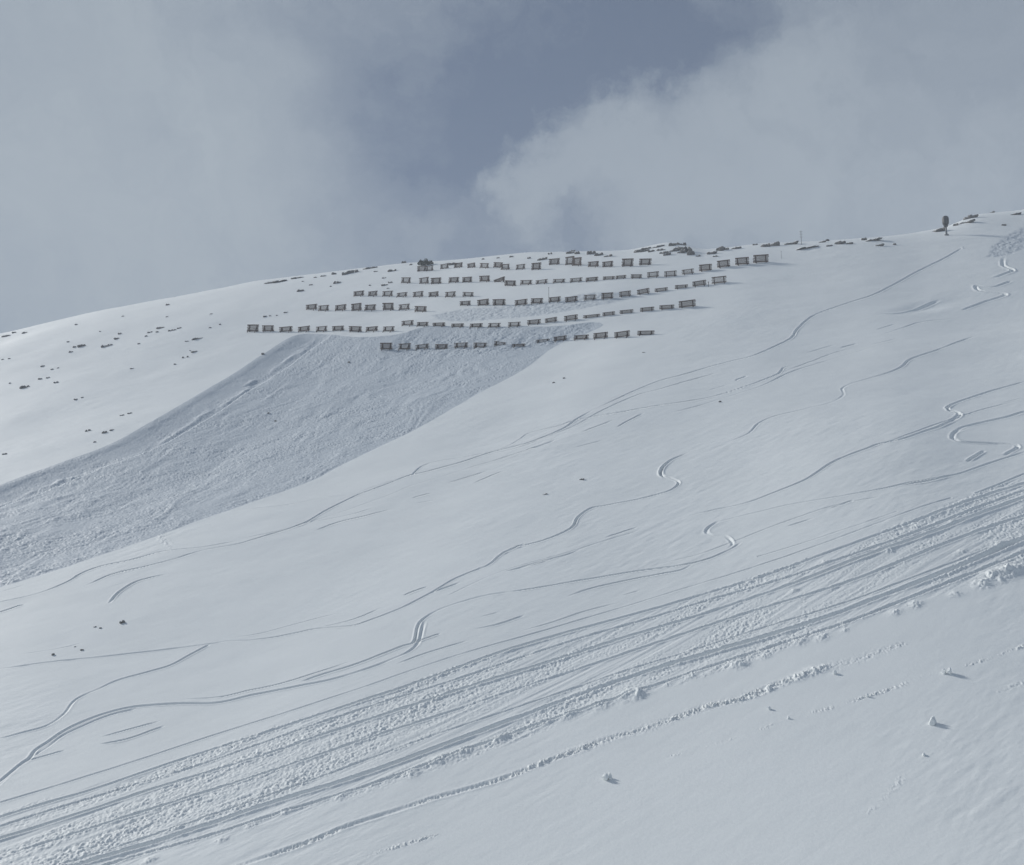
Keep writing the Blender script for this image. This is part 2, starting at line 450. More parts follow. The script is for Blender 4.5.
for tk in (TRACKS[12], TRACKS[11], TRACKS[13]):
    clods(tk[0], 2.6, .22, .0, int(tk[0][0][0]))
P1 = [(225, 871), (250, 862), (313, 840), (352, 824), (397, 810), (433, 798), (466, 789), (509, 776), (541, 763), (584, 748), (609, 739), (642, 730), (688, 714), (711, 706), (741, 700), (750, 695), (785, 682), (820, 670), (854, 660), (902, 643)]
P2 = [(670, 756), (703, 748), (734, 739), (754, 732), (769, 727), (790, 717), (822, 710), (844, 704), (900, 685), (924, 675), (948, 670), (977, 661), (1001, 653), (1035, 641)]
P3 = [(355, 863), (374, 853), (400, 845), (428, 836), (448, 831), (470, 824)]
groove(P1[:9], 2.4, .22, fade=.15, rough=.15)
groove(P1[8:], 3.0, .09, fade=.1, rough=.22, breakup=.6)
clods(P1, 3.0, .7, .75, 71)
clods(P2[:8], 2.2, .55, .2, 77)
clods(P2[7:], 2.2, .65, .5, 81)
clods(P3, 2.6, .5, .15, 85)
clods([(752, 697), (785, 684), (800, 677), (826, 667)], 3.6, .55, .8, 88)
for pts in ([(500, 660), (510, 690), (503, 712)], [(794, 570), (801, 590), (806, 632)], [(845, 628), (828, 575)], [(489, 655), (492, 690)], [(905, 520), (960, 560)],
            [(880, 800), (896, 785), (905, 770)], [(868, 812), (900, 790)], [(1000, 690), (1024, 682)], [(155, 520), (160, 533)], [(158, 535), (172, 550), (165, 560)]):
    clods(pts, 3.4, .14, .4, int(pts[0][0]))

# ------------------------------------------------------------------ avalanche debris
AVAL = [(-48, 503), (-12, 490), (60, 462), (110, 443), (160, 417), (190, 398), (230, 375), (262, 354), (292, 336), (316, 333), (360, 337), (398, 334), (425, 327), (470, 326), (520, 327), (560, 326), (592, 322), (604, 325), (586, 334),
        (556, 346), (520, 372), (480, 393), (440, 416), (400, 438), (350, 462), (310, 482), (250, 503), (160, 535), (100, 555), (50, 572), (-12, 592), (-48, 606)]
sl, ins, d = zone(AVAL, 60.0)
m = ins
x, y = X[sl][m], Y[sl][m]
dm = d[m]
s_, q_ = y * CP + x * SP, x * CP - y * SP
fade = np.clip(dm / 1.0, 0, 1)
warp = 3.0 * vn(x / 11, y / 11, 61)
l1 = fbm((x * math.cos(.12) + y * math.sin(.12) + warp) / 2.0, (-x * math.sin(.12) + y * math.cos(.12)) / .55, 2, 63, .8)
l2 = fbm((q_ + warp * 2) / 5.0, s_ / 14.0, 3, 67)
crumb = fbm(x / .42, y / .42, 2, 69, .8)
patchy = np.clip(.8 + .8 * fbm((x + warp * 2) / 17, (y + warp) / 6.5, 3, 73), .12, 1.4)
heaps = np.clip(fbm(x / 4.2, y / 2.6, 3, 75) - .12, 0, 1)
# the flow's own lee: it sinks away from the upper flank, in the sun's direction
flank = world_line([(-48, 503), (-12, 490), (60, 462), (110, 443), (160, 417), (190, 398), (230, 375), (262, 354), (292, 336)])
DMIN[:] = 1e9
near_line(flank, 140.0)
fd = np.minimum(DMIN[sl][m], 140.0)
DMIN[:] = 1e9
strip = np.clip((fd - 11.0) / 4.0, 0, 1)
sink = -0.24 * 12.0 * (1 - np.exp(-(fd / 12.0) ** 1.4)) * np.exp(-(fd / 130.0) ** 2) + 0.5 * np.exp(-((fd - 15.0 - 2.5 * warp / 3) / 1.6) ** 2) * (0.6 + l2)
DZ[sl][m] += fade * (0.55 + 0.45 * strip) * (patchy * (0.17 * l1 + 0.16 * crumb) + 0.3 * heaps + 0.28 * l2) + sink * np.minimum(np.clip(dm / 5.0, 0, 1), np.where(fd < 20, 1, np.clip(dm / 45.0, 0, 1)))
DEB = np.zeros(Z.shape, np.float32)
DEB[sl][m] = np.clip(dm / .4, 0, 1)

for poly in ([(986, 258), (992, 246), (1006, 236), (1035, 222), (1035, 246), (1024, 250), (1006, 257)],
             [(430, 316), (470, 308), (530, 303), (600, 292), (640, 296), (585, 309), (520, 318), (450, 322)],
             [(402, 334), (395, 352), (470, 353), (555, 345), (590, 330), (600, 322), (520, 330)]):
    sl, ins, d = zone(poly, 3.0)
    m = ins
    x, y = X[sl][m], Y[sl][m]
    DZ[sl][m] += np.clip(d[m] / 1.5, 0, 1) * (0.4 * fbm(x / 1.8, y / 1.2, 3, 91, .7) - .1)
    DEB[sl][m] = np.maximum(DEB[sl][m], .6 * np.clip(d[m] / 1.5, 0, 1))

# ------------------------------------------------------------------ wind texture everywhere
far = np.clip((R - 40) / 200, 0.15, 1)
drift = np.clip(.2 + 1.3 * fbm(X / 26.0, Y / 40.0, 2, 111), 0, 1)
DZ += far * (0.16 * fbm(X / 14.0, Y / 9.0, 3, 101) + .30 * vn(X / 31.0 + 5, Y / 24.0, 121)) + (0.015 + .045 * drift) * fbm((X * ca + Y * sa) / 3.6, (-X * sa + Y * ca) / 1.1, 3, 105)
Z = Z + DZ


def ground_z(x, y):
    th, r = math.atan2(x, y), math.hypot(x, y)
    i = min(max((th - TH[NF0]) / STEP, 0), NF - 2)
    a = int(i)
    f = i - a
    za = np.interp(r, R[NF0 + a], Z[NF0 + a])
    zb = np.interp(r, R[NF0 + a + 1], Z[NF0 + a + 1])
    return za * (1 - f) + zb * f


# ------------------------------------------------------------------ materials
def new_mat(name):
    m = bpy.data.materials.new(name)
    m.use_nodes = True
    nt = m.node_tree
    return m, nt, nt.nodes, nt.links, nt.nodes['Principled BSDF']


def snow_material():
    m, nt, N, L, b = new_mat('snow')
    b.inputs['Roughness'].default_value = 0.65
    b.inputs['Specular IOR Level'].default_value = 0.25
    tc = N.new('ShaderNodeTexCoord')
    n0 = N.new('ShaderNodeTexNoise')
    n0.inputs['Scale'].default_value = 0.05
    n0.inputs['Detail'].default_value = 4
    L.new(tc.outputs['Object'], n0.inputs['Vector'])
    cr = N.new('ShaderNodeValToRGB')
    cr.color_ramp.elements[0].position, cr.color_ramp.elements[1].position = .3, .7
    cr.color_ramp.elements[0].color = (.795, .83, .835, 1)
    cr.color_ramp.elements[1].color = (.825, .86, .865, 1)
    L.new(n0.outputs['Fac'], cr.inputs['Fac'])
    # coarse, wet avalanche snow is duller than the powder around it
    at = N.new('ShaderNodeAttribute')
    at.attribute_name = 'debris'
    mx = N.new('ShaderNodeMix')
    mx.data_type = 'RGBA'
    L.new(at.outputs['Fac'], mx.inputs[0])
    L.new(cr.outputs['Color'], mx.inputs[6])
    mx.inputs[7].default_value = (.52, .575, .625, 1)
    L.new(mx.outputs[2], b.inputs['Base Color'])
    n1 = N.new('ShaderNodeTexNoise')
    n1.inputs['Scale'].default_value = 2.2
    n1.inputs['Detail'].default_value = 5
    n1.inputs['Roughness'].default_value = .6
    L.new(tc.outputs['Object'], n1.inputs['Vector'])
    bp = N.new('ShaderNodeBump')
    bp.inputs['Strength'].default_value = .45
    bp.inputs['Distance'].default_value = .06
    L.new(n1.outputs['Fac'], bp.inputs['Height'])
    L.new(bp.outputs['Normal'], b.inputs['Normal'])
    return m


def rock_material():
    m, nt, N, L, b = new_mat('rock')
    b.inputs['Roughness'].default_value = .9
    tc = N.new('ShaderNodeTexCoord')
    n = N.new('ShaderNodeTexNoise')
    n.inputs['Scale'].default_value = .8
    n.inputs['Detail'].default_value = 6
    L.new(tc.outputs['Object'], n.inputs['Vector'])
    cr = N.new('ShaderNodeValToRGB')
    cr.color_ramp.elements[0].color = (.075, .075, .078, 1)
    cr.color_ramp.elements[1].color = (.26, .25, .235, 1)
    L.new(n.outputs['Fac'], cr.inputs['Fac'])
    # snow lying on the upward faces
    g = N.new('ShaderNodeNewGeometry')
    sx = N.new('ShaderNodeSeparateXYZ')
    L.new(g.outputs['Normal'], sx.inputs[0])
    ad = N.new('ShaderNodeMath')
    ad.operation = 'MULTIPLY_ADD'
    L.new(n.outputs['Fac'], ad.inputs[0])
    ad.inputs[1].default_value = .35
    L.new(sx.outputs['Z'], ad.inputs[2])
    mr = N.new('ShaderNodeMapRange')
    mr.inputs['From Min'].default_value = .82
    mr.inputs['From Max'].default_value = .94
    L.new(ad.outputs[0], mr.inputs['Value'])
    mx = N.new('ShaderNodeMix')
    mx.data_type = 'RGBA'
    L.new(mr.outputs[0], mx.inputs[0])
    L.new(cr.outputs['Color'], mx.inputs[6])
    mx.inputs[7].default_value = (.82, .84, .85, 1)
    L.new(mx.outputs[2], b.inputs['Base Color'])
    bp = N.new('ShaderNodeBump')
    bp.inputs['Strength'].default_value = .7
    bp.inputs['Distance'].default_value = .2
    L.new(n.outputs['Fac'], bp.inputs['Height'])
    L.new(bp.outputs['Normal'], b.inputs['Normal'])
    return m


def noisy_mat(name, c0, c1, scale, rough=.8, metal=0.0):
    m, nt, N, L, b = new_mat(name)
    b.inputs['Roughness'].default_value = rough
    b.inputs['Metallic'].default_value = metal
    tc = N.new('ShaderNodeTexCoord')
    mp = N.new('ShaderNodeMapping')
    mp.inputs['Scale'].default_value = (.25, 1, 1)
    L.new(tc.outputs['Object'], mp.inputs['Vector'])
    n = N.new('ShaderNodeTexNoise')
    n.inputs['Scale'].default_value = scale
    n.inputs['Detail'].default_value = 5
    L.new(mp.outputs[0], n.inputs['Vector'])
    cr = N.new('ShaderNodeValToRGB')
    cr.color_ramp.elements[0].position, cr.color_ramp.elements[1].position = .35, .65
    cr.color_ramp.elements[0].color = (*c0, 1)
    cr.color_ramp.elements[1].color = (*c1, 1)
    L.new(n.outputs['Fac'], cr.inputs['Fac'])
    L.new(cr.outputs['Color'], b.inputs['Base Color'])
    return m


SNOW = snow_material()
ROCK = rock_material()
WOOD = noisy_mat('weathered_timber', (.06, .037, .028), (.115, .074, .057), 3.0, .85)
STEEL = noisy_mat('rusted_steel', (.055, .038, .033), (.09, .062, .054), 5.0, .7)
GREY = noisy_mat('galvanised_steel', (.12, .13, .14), (.2, .21, .22), 4.0, .6)
DARK = noisy_mat('dark_steel', (.05, .055, .06), (.09, .095, .10), 4.0, .6)
PINE = noisy_mat('pine_needles', (.02, .03, .02), (.06, .075, .05), 3.0, .9)

# ------------------------------------------------------------------ the snow sheet as one mesh
nv = NC * NR + 1
co = np.empty((nv, 3), np.float32)
co[:-1, 0], co[:-1, 1], co[:-1, 2] = X.ravel(), Y.ravel(), Z.ravel()
co[-1] = (0, 0, float(Z[:, 0].mean()))
ii, jj = np.meshgrid(np.arange(NC), np.arange(NR - 1), indexing='ij')
i2 = (ii + 1) % NC
quads = np.stack([ii * NR + jj, ii * NR + jj + 1, i2 * NR + jj + 1, i2 * NR + jj], axis=-1).reshape(-1, 4)
quads = quads[:, ::-1]
tri_i = np.arange(NC)
tris = np.stack([np.full(NC, nv - 1), tri_i * NR, ((tri_i + 1) % NC) * NR], axis=-1)[:, ::-1]
me = bpy.data.meshes.new('snow_slope')
me.vertices.add(nv)
me.vertices.foreach_set('co', co.ravel())
nq, nt_ = len(quads), len(tris)
me.loops.add(nq * 4 + nt_ * 3)
me.loops.foreach_set('vertex_index', np.concatenate([quads.ravel(), tris.ravel()]).astype(np.int32))
me.polygons.add(nq + nt_)
me.polygons.foreach_set('loop_start', np.concatenate([np.arange(nq) * 4, nq * 4 + np.arange(nt_) * 3]).astype(np.int32))
me.update(calc_edges=True)
me.validate()
att = me.attributes.new('debris', 'FLOAT', 'POINT')
att.data.foreach_set('value', np.concatenate([DEB.ravel(), [0]]).astype(np.float32))
me.shade_smooth()
me.materials.append(SNOW)
slope = bpy.data.objects.new('snow_slope', me)
COL.objects.link(slope)
slope['kind'] = 'structure'
if me.polygons[nq // 2].normal.z < 0:
    me.flip_normals()


# ------------------------------------------------------------------ helpers for things
def mesh_obj(name, bm, mat, parent=None, smooth=False):
    m = bpy.data.meshes.new(name)
    bm.to_mesh(m)
    bm.free()
    m.materials.append(mat)
    if smooth:
        m.shade_smooth()
    o = bpy.data.objects.new(name, m)
    COL.objects.link(o)
    if parent:
        o.parent = parent
    return o


def tag(o, label, cat, group=None):
    o['label'] = label
    o['category'] = cat
    if group:
        o['group'] = group
    return o


def empty(name, loc):
    o = bpy.data.objects.new(name, None)
    o.empty_display_size = .5
    COL.objects.link(o)
    o.location = loc
    return o


def add_bar(bm, p, q, r, n=8, r2=None):
    p, q = Vector(p), Vector(q)
    d = (q - p)
    rot = d.to_track_quat('Z', 'Y').to_matrix()
    r2 = r if r2 is None else r2
    rings = []
    for c, rad in ((p, r), (q, r2)):
        rings.append([bm.verts.new(c + rot @ Vector((rad * math.cos(2 * math.pi * k / n), rad * math.sin(2 * math.pi * k / n), 0))) for k in range(n)])
    for k in range(n):
        bm.faces.new((rings[0][k], rings[0][(k + 1) % n], rings[1][(k + 1) % n], rings[1][k]))
    bm.faces.new(rings[0][::-1])
    bm.faces.new(rings[1])


def add_box(bm, p, q, w, t):
    """a beam of rectangular section from p to q"""
    p, q = Vector(p), Vector(q)
    d = q - p
    rot = d.to_track_quat('Z', 'Y').to_matrix()
    vs = []
    for c in (p, q):
        vs.append([bm.verts.new(c + rot @ Vector((sx * w / 2, sy * t / 2, 0))) for sx, sy in ((-1, -1), (1, -1), (1, 1), (-1, 1))])
    for k in range(4):
        bm.faces.new((vs[0][k], vs[0][(k + 1) % 4], vs[1][(k + 1) % 4], vs[1][k]))
    bm.faces.new(vs[0][::-1])
    bm.faces.new(vs[1])


# ------------------------------------------------------------------ snow barriers
# one entry per barrier: left, right, top, bottom in photograph pixels, from enlargements of the rows
def rg(x0, y0, s, lst):
    return [(x0 + a / s, x0 + b / s, y0 + c / s, y0 + d / s) for a, b, c, d in lst]


A1 = lambda l: rg(240, 235, 5.689, l)
A2 = lambda l: rg(400, 235, 5.689, l)
A3 = lambda l: rg(560, 225, 4.6545, l)
ROWS = [
    ('topmost row', A2([(100, 150, 172, 202), (150, 190, 170, 200), (232, 278, 160, 188), (310, 355, 155, 182), (387, 430, 157, 183), (458, 505, 157, 185), (535, 583, 153, 183), (577, 625, 163, 195), (662, 712, 165, 193),
                                              (750, 802, 155, 195), (850, 908, 130, 165)]) + A3([(27, 66, 142, 182), (60, 100, 148, 187), (133, 180, 168, 193), (200, 247, 167, 193), (290, 340, 153, 190), (370, 423, 152, 182)])),
    ('second row from top', A2([(10, 60, 243, 275), (113, 165, 240, 275), (180, 235, 240, 275), (280, 335, 238, 268), (358, 410, 235, 265), (457, 512, 228, 262), (537, 596, 244, 266), (599, 660, 257, 288), (687, 750, 257, 282), (775, 840, 256, 277), (872, 938, 250, 270)])
     + A3([(48, 103, 245, 263), (122, 176, 242, 260), (202, 254, 238, 252), (261, 307, 233, 247), (332, 380, 227, 245), (408, 460, 215, 240), (487, 542, 210, 235), (570, 622, 203, 225), (650, 705, 182, 213), (735, 790, 165, 198), (820, 878, 152, 187), (903, 967, 140, 177)])),
    ('short upper left row', A1([(650, 705, 320, 348), (732, 780, 320, 348), (813, 868, 318, 348), (895, 950, 326, 350)]) + A2([(77, 133, 318, 348), (167, 220, 318, 345), (260, 316, 318, 348), (360, 418, 322, 347)])),
    ('short middle left row', A1([(380, 438, 393, 423), (450, 505, 397, 428), (545, 603, 395, 428), (638, 692, 388, 430), (712, 770, 395, 428), (817, 875, 382, 424), (907, 965, 390, 422)]) + A2([(88, 150, 400, 432)])),
    ('lowest left row', A1([(45, 103, 505, 547), (133, 192, 510, 545), (230, 298, 518, 547), (335, 397, 516, 545), (437, 495, 516, 545), (530, 592, 516, 543), (626, 692, 518, 550), (720, 783, 522, 548), (817, 877, 520, 548)])),
    ('third right row', A2([(345, 402, 373, 398), (445, 508, 362, 397), (532, 600, 360, 395), (657, 725, 362, 393), (747, 812, 355, 385), (848, 913, 352, 380)])
     + A3([(27, 82, 330, 355), (112, 167, 325, 348), (195, 247, 313, 342), (278, 330, 305, 330), (362, 417, 295, 318), (443, 500, 290, 305), (537, 593, 277, 292), (620, 680, 258, 282), (710, 773, 240, 272)])),
    ('second row from bottom', A2([(13, 77, 488, 515), (100, 160, 495, 517), (190, 257, 497, 517), (295, 362, 500, 518), (400, 468, 500, 522), (503, 570, 500, 524), (618, 685, 495, 520), (727, 800, 482, 508), (828, 895, 472, 497)])
     + A3([(22, 83, 420, 444), (110, 185, 418, 430), (200, 255, 404, 420), (280, 340, 394, 409), (375, 437, 380, 397), (465, 530, 368, 387), (557, 630, 345, 377)])),
    ('bottom row', A1([(803, 867, 597, 637), (905, 970, 597, 632)]) + A2([(92, 165, 605, 630), (205, 272, 602, 630), (313, 387, 603, 630), (422, 495, 602, 630), (537, 600, 600, 620), (640, 712, 615, 630), (775, 850, 590, 605), (877, 948, 575, 598)])
     + A3([(67, 132, 510, 530), (158, 222, 498, 525), (257, 325, 492, 520), (363, 437, 490, 509)])),
]
ORD = ['first', 'second', 'third', 'fourth', 'fifth', 'sixth', 'seventh', 'eighth', 'ninth', 'tenth', 'eleventh', 'twelfth']
BW, BH = 4.6, 3.4                      # the prototype's width and height


def barrier_proto(broken=False):
    root = empty('snow_barrier', (0, 0, 0))
    for s in (-1, 1):
        bm = bmesh.new()
        add_box(bm, (s * BW * .33, .12, -2.0), (s * BW * .33, .12, BH - .05), .34, .26)
        mesh_obj('post', bm, STEEL, root)
        bm = bmesh.new()
        add_box(bm, (s * BW * .33, -.02, BH * .72), (s * BW * .33, -1.7, -1.6), .20, .18)
        mesh_obj('brace', bm, STEEL, root)
    bm = bmesh.new()
    rng = random.Random(3)
    for k in range(8):
        z = .34 + (BH - .54) * k / 7
        dx, dz = rng.uniform(-.12, .12), rng.uniform(-.05, .05)
        rad = .23 if k in (0, 7) else .10 if broken else .135
        add_bar(bm, (-BW / 2 + dx, -.14, z + dz), (BW / 2 + dx, -.14, z - dz), rad, 8)
    mesh_obj('crossbeams', bm, WOOD, root)
    return root


def copy_tree(o):
    c = o.copy()
    COL.objects.link(c)
    for ch in list(o.children):
        k = ch.copy()
        COL.objects.link(k)
        k.parent = c
    return c


protoA, protoB = barrier_proto(), barrier_proto(True)
used = {0: False, 1: False}
SHADOW_LINES = []
for rname, units in ROWS:
    ctr = []
    for (a, b, t, bt) in units:
        p = hit((a + b) / 2, bt)
        ctr.append(np.array([p[0], p[1], ground_z(*p)]))
    n = len(units)
    for k, (a, b, t, bt) in enumerate(units):
        c = ctr[k]
        lo, hi = ctr[max(k - 2, 0)], ctr[min(k + 2, n - 1)]
        ex = Vector(hi - lo)
        ex.z *= .8
        ex.normalize()
        which = 1 if random.random() < .3 else 0
        src = (protoA, protoB)[which]
        if used[which]:
            o = copy_tree(src)
        else:
            o = src
            used[which] = True
        dist = float(np.linalg.norm(c))
        vdir = Vector(c).normalized()
        width = (b - a) * dist / F / max(.6, (ex - vdir * ex.dot(vdir)).length) * 1.04
        vis = max((bt - t) * dist / F * .93, .9)
        lean = math.radians(random.uniform(4, 22))
        up = Vector((0, 0, 1))
        ez = (up - ex * up.dot(ex)).normalized()
        ey = ez.cross(ex).normalized()
        ez2 = (ez * math.cos(lean) - ey * math.sin(lean)).normalized()        # tips downhill
        ey2 = ez2.cross(ex).normalized()
        roll = random.uniform(-.065, .065)
        if (rname.startswith('second row from top') and k == 6):
            roll = -.22
        if (rname.startswith('bottom') and k == 6):
            roll = .20
        mat = Matrix((ex, ey2, ez2)).transposed() @ Matrix.Rotation(roll, 3, 'Y')
        zs = max(.42, vis / BH)
        mat4 = mat.to_4x4()
        o.matrix_world = Matrix.Translation(Vector(c) - ez2 * max(0, BH * zs - vis)) @ mat4 @ Matrix.Diagonal((width / BW, 1, zs, 1))
        hp = bt - t
        state = 'tall' if hp > 6.4 else 'nearly buried' if hp < 3.3 else 'half buried' if hp < 4.6 else 'low'
        if roll in (-.22, .20):
            state = 'tilted'
        i, j = k + 1, n - k
        if i <= j:
            pos = (ORD[i - 1] + ' from the left') if i > 1 else 'leftmost'
        else:
            pos = (ORD[j - 1] + ' from the right') if j > 1 else 'rightmost'
        tag(o, f'{state} brown snow barrier, {pos} in the {rname}', 'snow barrier', 'snow barriers in rows under the ridge')

# ------------------------------------------------------------------ rocks
def rock_mesh(w, h, dpt, seed, lumps=1, slab=False):
    rng = random.Random(seed)
    bm = bmesh.new()
    for l in range(lumps):
        ret = bmesh.ops.create_icosphere(bm, subdivisions=3, radius=1.0)
        fx = 0 if lumps == 1 else (l / (lumps - 1) - .5) * (.45 if lumps == 2 else .66)
        sx = w * (.5 if lumps == 1 else rng.uniform(.22, .36))
        sz = h * rng.uniform(.7, 1.1)
        sy = dpt * rng.uniform(.4, .6)
        ox, oy = fx * w + rng.uniform(-.06, .06) * w, rng.uniform(-.3, .3) * dpt
        cuts = []
        for _ in range(9):
            v = Vector((rng.gauss(0, 1), rng.gauss(0, 1), rng.gauss(0, .8))).normalized()
            cuts.append((v, rng.uniform(.55, .92)))
        for v in ret['verts']:
            p = v.co.copy()
            for cn, cd in cuts:
                dd = p.dot(cn)
                if dd > cd:
                    p -= cn * (dd - cd)
            p += p.normalized() * rng.uniform(-.05, .05)
            tilt = .25 * p.x if slab else 0
            v.co = Vector((p.x * sx + ox, p.y * sy + oy, (p.z + tilt) * sz))
    return bm


# clusters: phrase, then (u, v, width px, height px)
ROCKS = [
    ('at the left picture edge on the skyline', [(6, 335.5, 9, 3), (14, 332.5, 6, 2.5), (25, 332, 7, 3)]),
    ('under the skyline left of the barriers', [(76, 324, 4, 2), (123, 315.5, 4, 1.6), (168, 304, 6, 2.6), (167, 316.5, 4, 2), (211, 314, 4, 1.6)]),
    ('in the dark upper left group', [(68, 341, 4, 2), (75, 346, 5, 2.5), (82, 344.5, 9, 4), (71, 351, 6, 2.4), (105, 345, 9, 3), (110, 343.5, 6, 3.4), (117, 337.5, 7, 3), (120, 333, 5, 2.5), (100, 331, 3, 1.6)]),
    ('in the broken group left of the barriers', [(139, 343.5, 4, 2), (146, 336, 4, 2), (150, 332, 7, 2.2), (157, 332, 5, 2), (160, 327.5, 9, 3), (172, 330, 9, 3), (179, 328, 6, 2), (187, 341, 5, 1.6), (197, 338, 12, 3), (210, 327, 4, 2), (220, 324, 3, 1.8)]),
    ('in the group above the avalanche edge', [(175, 364, 4, 2), (183, 357, 3, 3), (187.5, 356, 3, 3), (194, 351, 8, 2.6), (190, 350, 3, 2)]),
    ('in the scattered group at the far left', [(2.5, 359, 4, 1.6), (9, 358, 4, 1.6), (43, 365, 7, 2), (52, 368.5, 4, 2), (58, 367, 3, 2), (40, 378, 6, 3), (48, 377, 5, 2), (56, 382, 6, 3), (25, 386.5, 10, 3.6), (10, 383, 3, 1.6), (132, 368, 6, 1.6)]),
    ('low on the bright left slope', [(76, 399, 5, 2.2), (82, 397, 4, 2), (122, 415, 6, 1.6), (130, 413, 6, 2), (88, 430, 7, 3.6), (105, 432, 7, 3), (112, 430, 6, 2), (95, 441, 4, 2), (4.6, 453, 6, 2.4)]),
    ('in the group left of upper fences', [(265, 316, 7, 2.2), (270, 315.5, 4, 1.8), (277, 315, 3, 1.6), (286, 312, 6, 1.8), (300.6, 290, 8, 3), (311, 284, 6, 2.2), (303, 281, 4, 1.6), (331, 285.5, 4, 2), (337, 281.5, 9, 4), (370, 285, 4, 2), (384, 285, 8, 3), (390, 282, 6, 3), (388, 288.5, 4, 1.6), (384, 277, 7, 2.6), (376, 270.5, 6, 2)]),
    ('on the skyline left of the fences', [(275, 281.5, 18, 2.2), (297, 277.5, 10, 2), (315, 277, 4, 1.6), (323, 275.5, 6, 2.2), (334, 273, 6, 3.5), (344.5, 273, 6, 4), (352, 271, 12, 5), (370, 268, 14, 2), (392, 269.5, 8, 3.4), (404, 262.5, 5, 3), (411, 264, 4, 2)]),
    ('on the skyline above the fences', [(453, 263, 10, 3), (483.5, 258.5, 4, 2), (498, 257.5, 4, 1.6), (511.5, 256, 5, 2), (529, 257.5, 5, 2.4), (542.5, 258.5, 9, 4), (550, 253.5, 5, 2.4), (570, 252.5, 8, 3.4), (577, 253, 6, 3.6), (573, 250.5, 5, 3)]),
    ('in the crag above the fences', [(591, 252.5, 8, 5), (599, 254, 8, 3.4), (608, 255.5, 9, 2), (638, 250.5, 9, 3.4), (646, 248, 9, 3), (657, 246, 12, 3), (672, 244, 8, 4), (679, 248, 11, 6), (686, 248.5, 11, 8), (691, 252, 8, 6), (681, 251, 8, 4), (664, 251.5, 10, 3), (645, 250, 8, 2.6), (661, 249, 8, 2.4), (676, 243.5, 7, 3), (683, 244, 7, 3.4), (673, 250, 9, 2.6), (651, 250.5, 7, 2), (667, 253.5, 8, 3), (698, 255.5, 5, 2)]),
    ('on the crest just right of the big crag', [(711.5, 252, 9, 4), (720, 248.5, 8, 5), (726, 248, 7, 4), (736, 247.5, 10, 2.6), (715, 256, 5, 2), (755, 244.5, 6, 2), (766, 245.5, 9, 4), (775, 244.5, 8, 4.6), (791, 243.5, 14, 3.4)]),
    ('on the crest between mast and tower', [(806, 248, 22, 2.2), (822, 242, 7, 2), (827.5, 240, 4, 4), (829.5, 245.5, 6, 2.4), (840, 242.5, 10, 4), (849, 243, 7, 2.4), (864, 239, 7, 4), (873, 240, 15, 2.8), (879, 244.5, 8, 2.4), (894.5, 243.5, 4, 2)]),
    ('beside the tower on the right crest', [(938, 229.5, 14, 4), (956, 224, 6, 3.4), (966, 222, 14, 2.4), (970, 217, 12, 4.5), (992, 211.5, 5, 2), (1003.5, 224.5, 5, 2.4), (1016, 214, 9, 2.6)]),
    ('lying in the avalanche debris', [(349, 358, 3, 1.8), (268.6, 406, 3, 2), (276, 412, 3, 1.6), (263, 352.5, 4, 3)]),
    ('alone on the smooth middle slope', [(545, 493.6, 5, 2), (582, 478, 6, 2.4), (719.5, 401, 4, 2), (553.7, 382.7, 3, 1.6), (564, 378, 3, 1.6), (643.7, 352, 4, 1.2)]),
    ('in the line on lower left snow', [(53, 654, 3, 2.4), (75, 646, 2.4, 1.2), (82, 649, 3.6, 2), (95, 626, 3, 1.8), (100.5, 627, 3, 1.6), (122, 621, 5, 3.6)]),
]
sd = 100
for phrase, lst in ROCKS:
    order = sorted(range(len(lst)), key=lambda q: lst[q][0])
    for k, (u, v, wp, hp) in enumerate(lst):
        sd += 1
        p = hit(u, v + hp * .35)
        dist = math.hypot(*p) * 1.05
        gz = ground_z(*p)
        small = .74 if phrase.startswith(('at the left', 'under', 'in the dark', 'in the broken', 'in the group', 'in the scattered', 'low on')) else .95
        w, h = wp * small * dist / F, hp * small * dist / F
        flat = wp / hp
        lumps = 1 if wp < 5 else 2 if wp < 8 else 3 if wp < 13 else 4
        bm = rock_mesh(w, h * .62, max(w * .55, h), sd, lumps, slab=wp > 7)
        o = mesh_obj('rock', bm, ROCK)
        o.location = (p[0], p[1], gz + h * .12)
        yaw = -math.atan2(p[0], p[1])
        o.rotation_euler = (math.radians(12), random.uniform(-.1, .02) - .10, yaw + random.uniform(-.2, .2))
        i = order.index(k)
        n = len(lst)
        j = n - 1 - i
        pos = ('leftmost' if i == 0 else ORD[i] + ' from the left') if i <= j else ('rightmost' if j == 0 else ORD[j] + ' from the right')
        look = 'broad dark rock' if wp >= 9 else 'tiny dark stone' if wp <= 3.6 else 'flat dark rock' if flat > 2.4 else 'blunt dark rock'
        tag(o, f'{look}, {pos} {phrase}', 'rock', 'rocks poking out of the snow')

# ------------------------------------------------------------------ dwarf pine behind the topmost row
p = hit(425.5, 265)
dist = math.hypot(*p)
gz = ground_z(*p)
rt = tag(empty('dwarf_pine', (p[0], p[1], gz)), 'dark bushy dwarf pine behind the left end of the topmost fences', 'shrub')
bm = bmesh.new()
rng = random.Random(5)
for k in range(900):
    a, rr = rng.uniform(0, 2 * math.pi), rng.random() ** .5
    hx = rr * math.cos(a)
    hz = rng.random() * (1 - .5 * hx * hx) * (1 + .22 * math.sin(hx * 9 + 1)) * .8
    c = Vector((hx * 4.2, rr * math.sin(a) * 2.0, .2 + hz * 3.1))
    n = Vector((rng.gauss(0, 1), rng.gauss(0, 1), rng.gauss(.5, 1))).normalized()
    t = n.orthogonal().normalized()
    b = n.cross(t)
    s = rng.uniform(.15, .34)
    vs = [bm.verts.new(c + t * s * q1 + b * s * .6 * q2) for q1, q2 in ((-1, -1), (1, -1), (1, 1), (-1, 1))]
    bm.faces.new(vs)
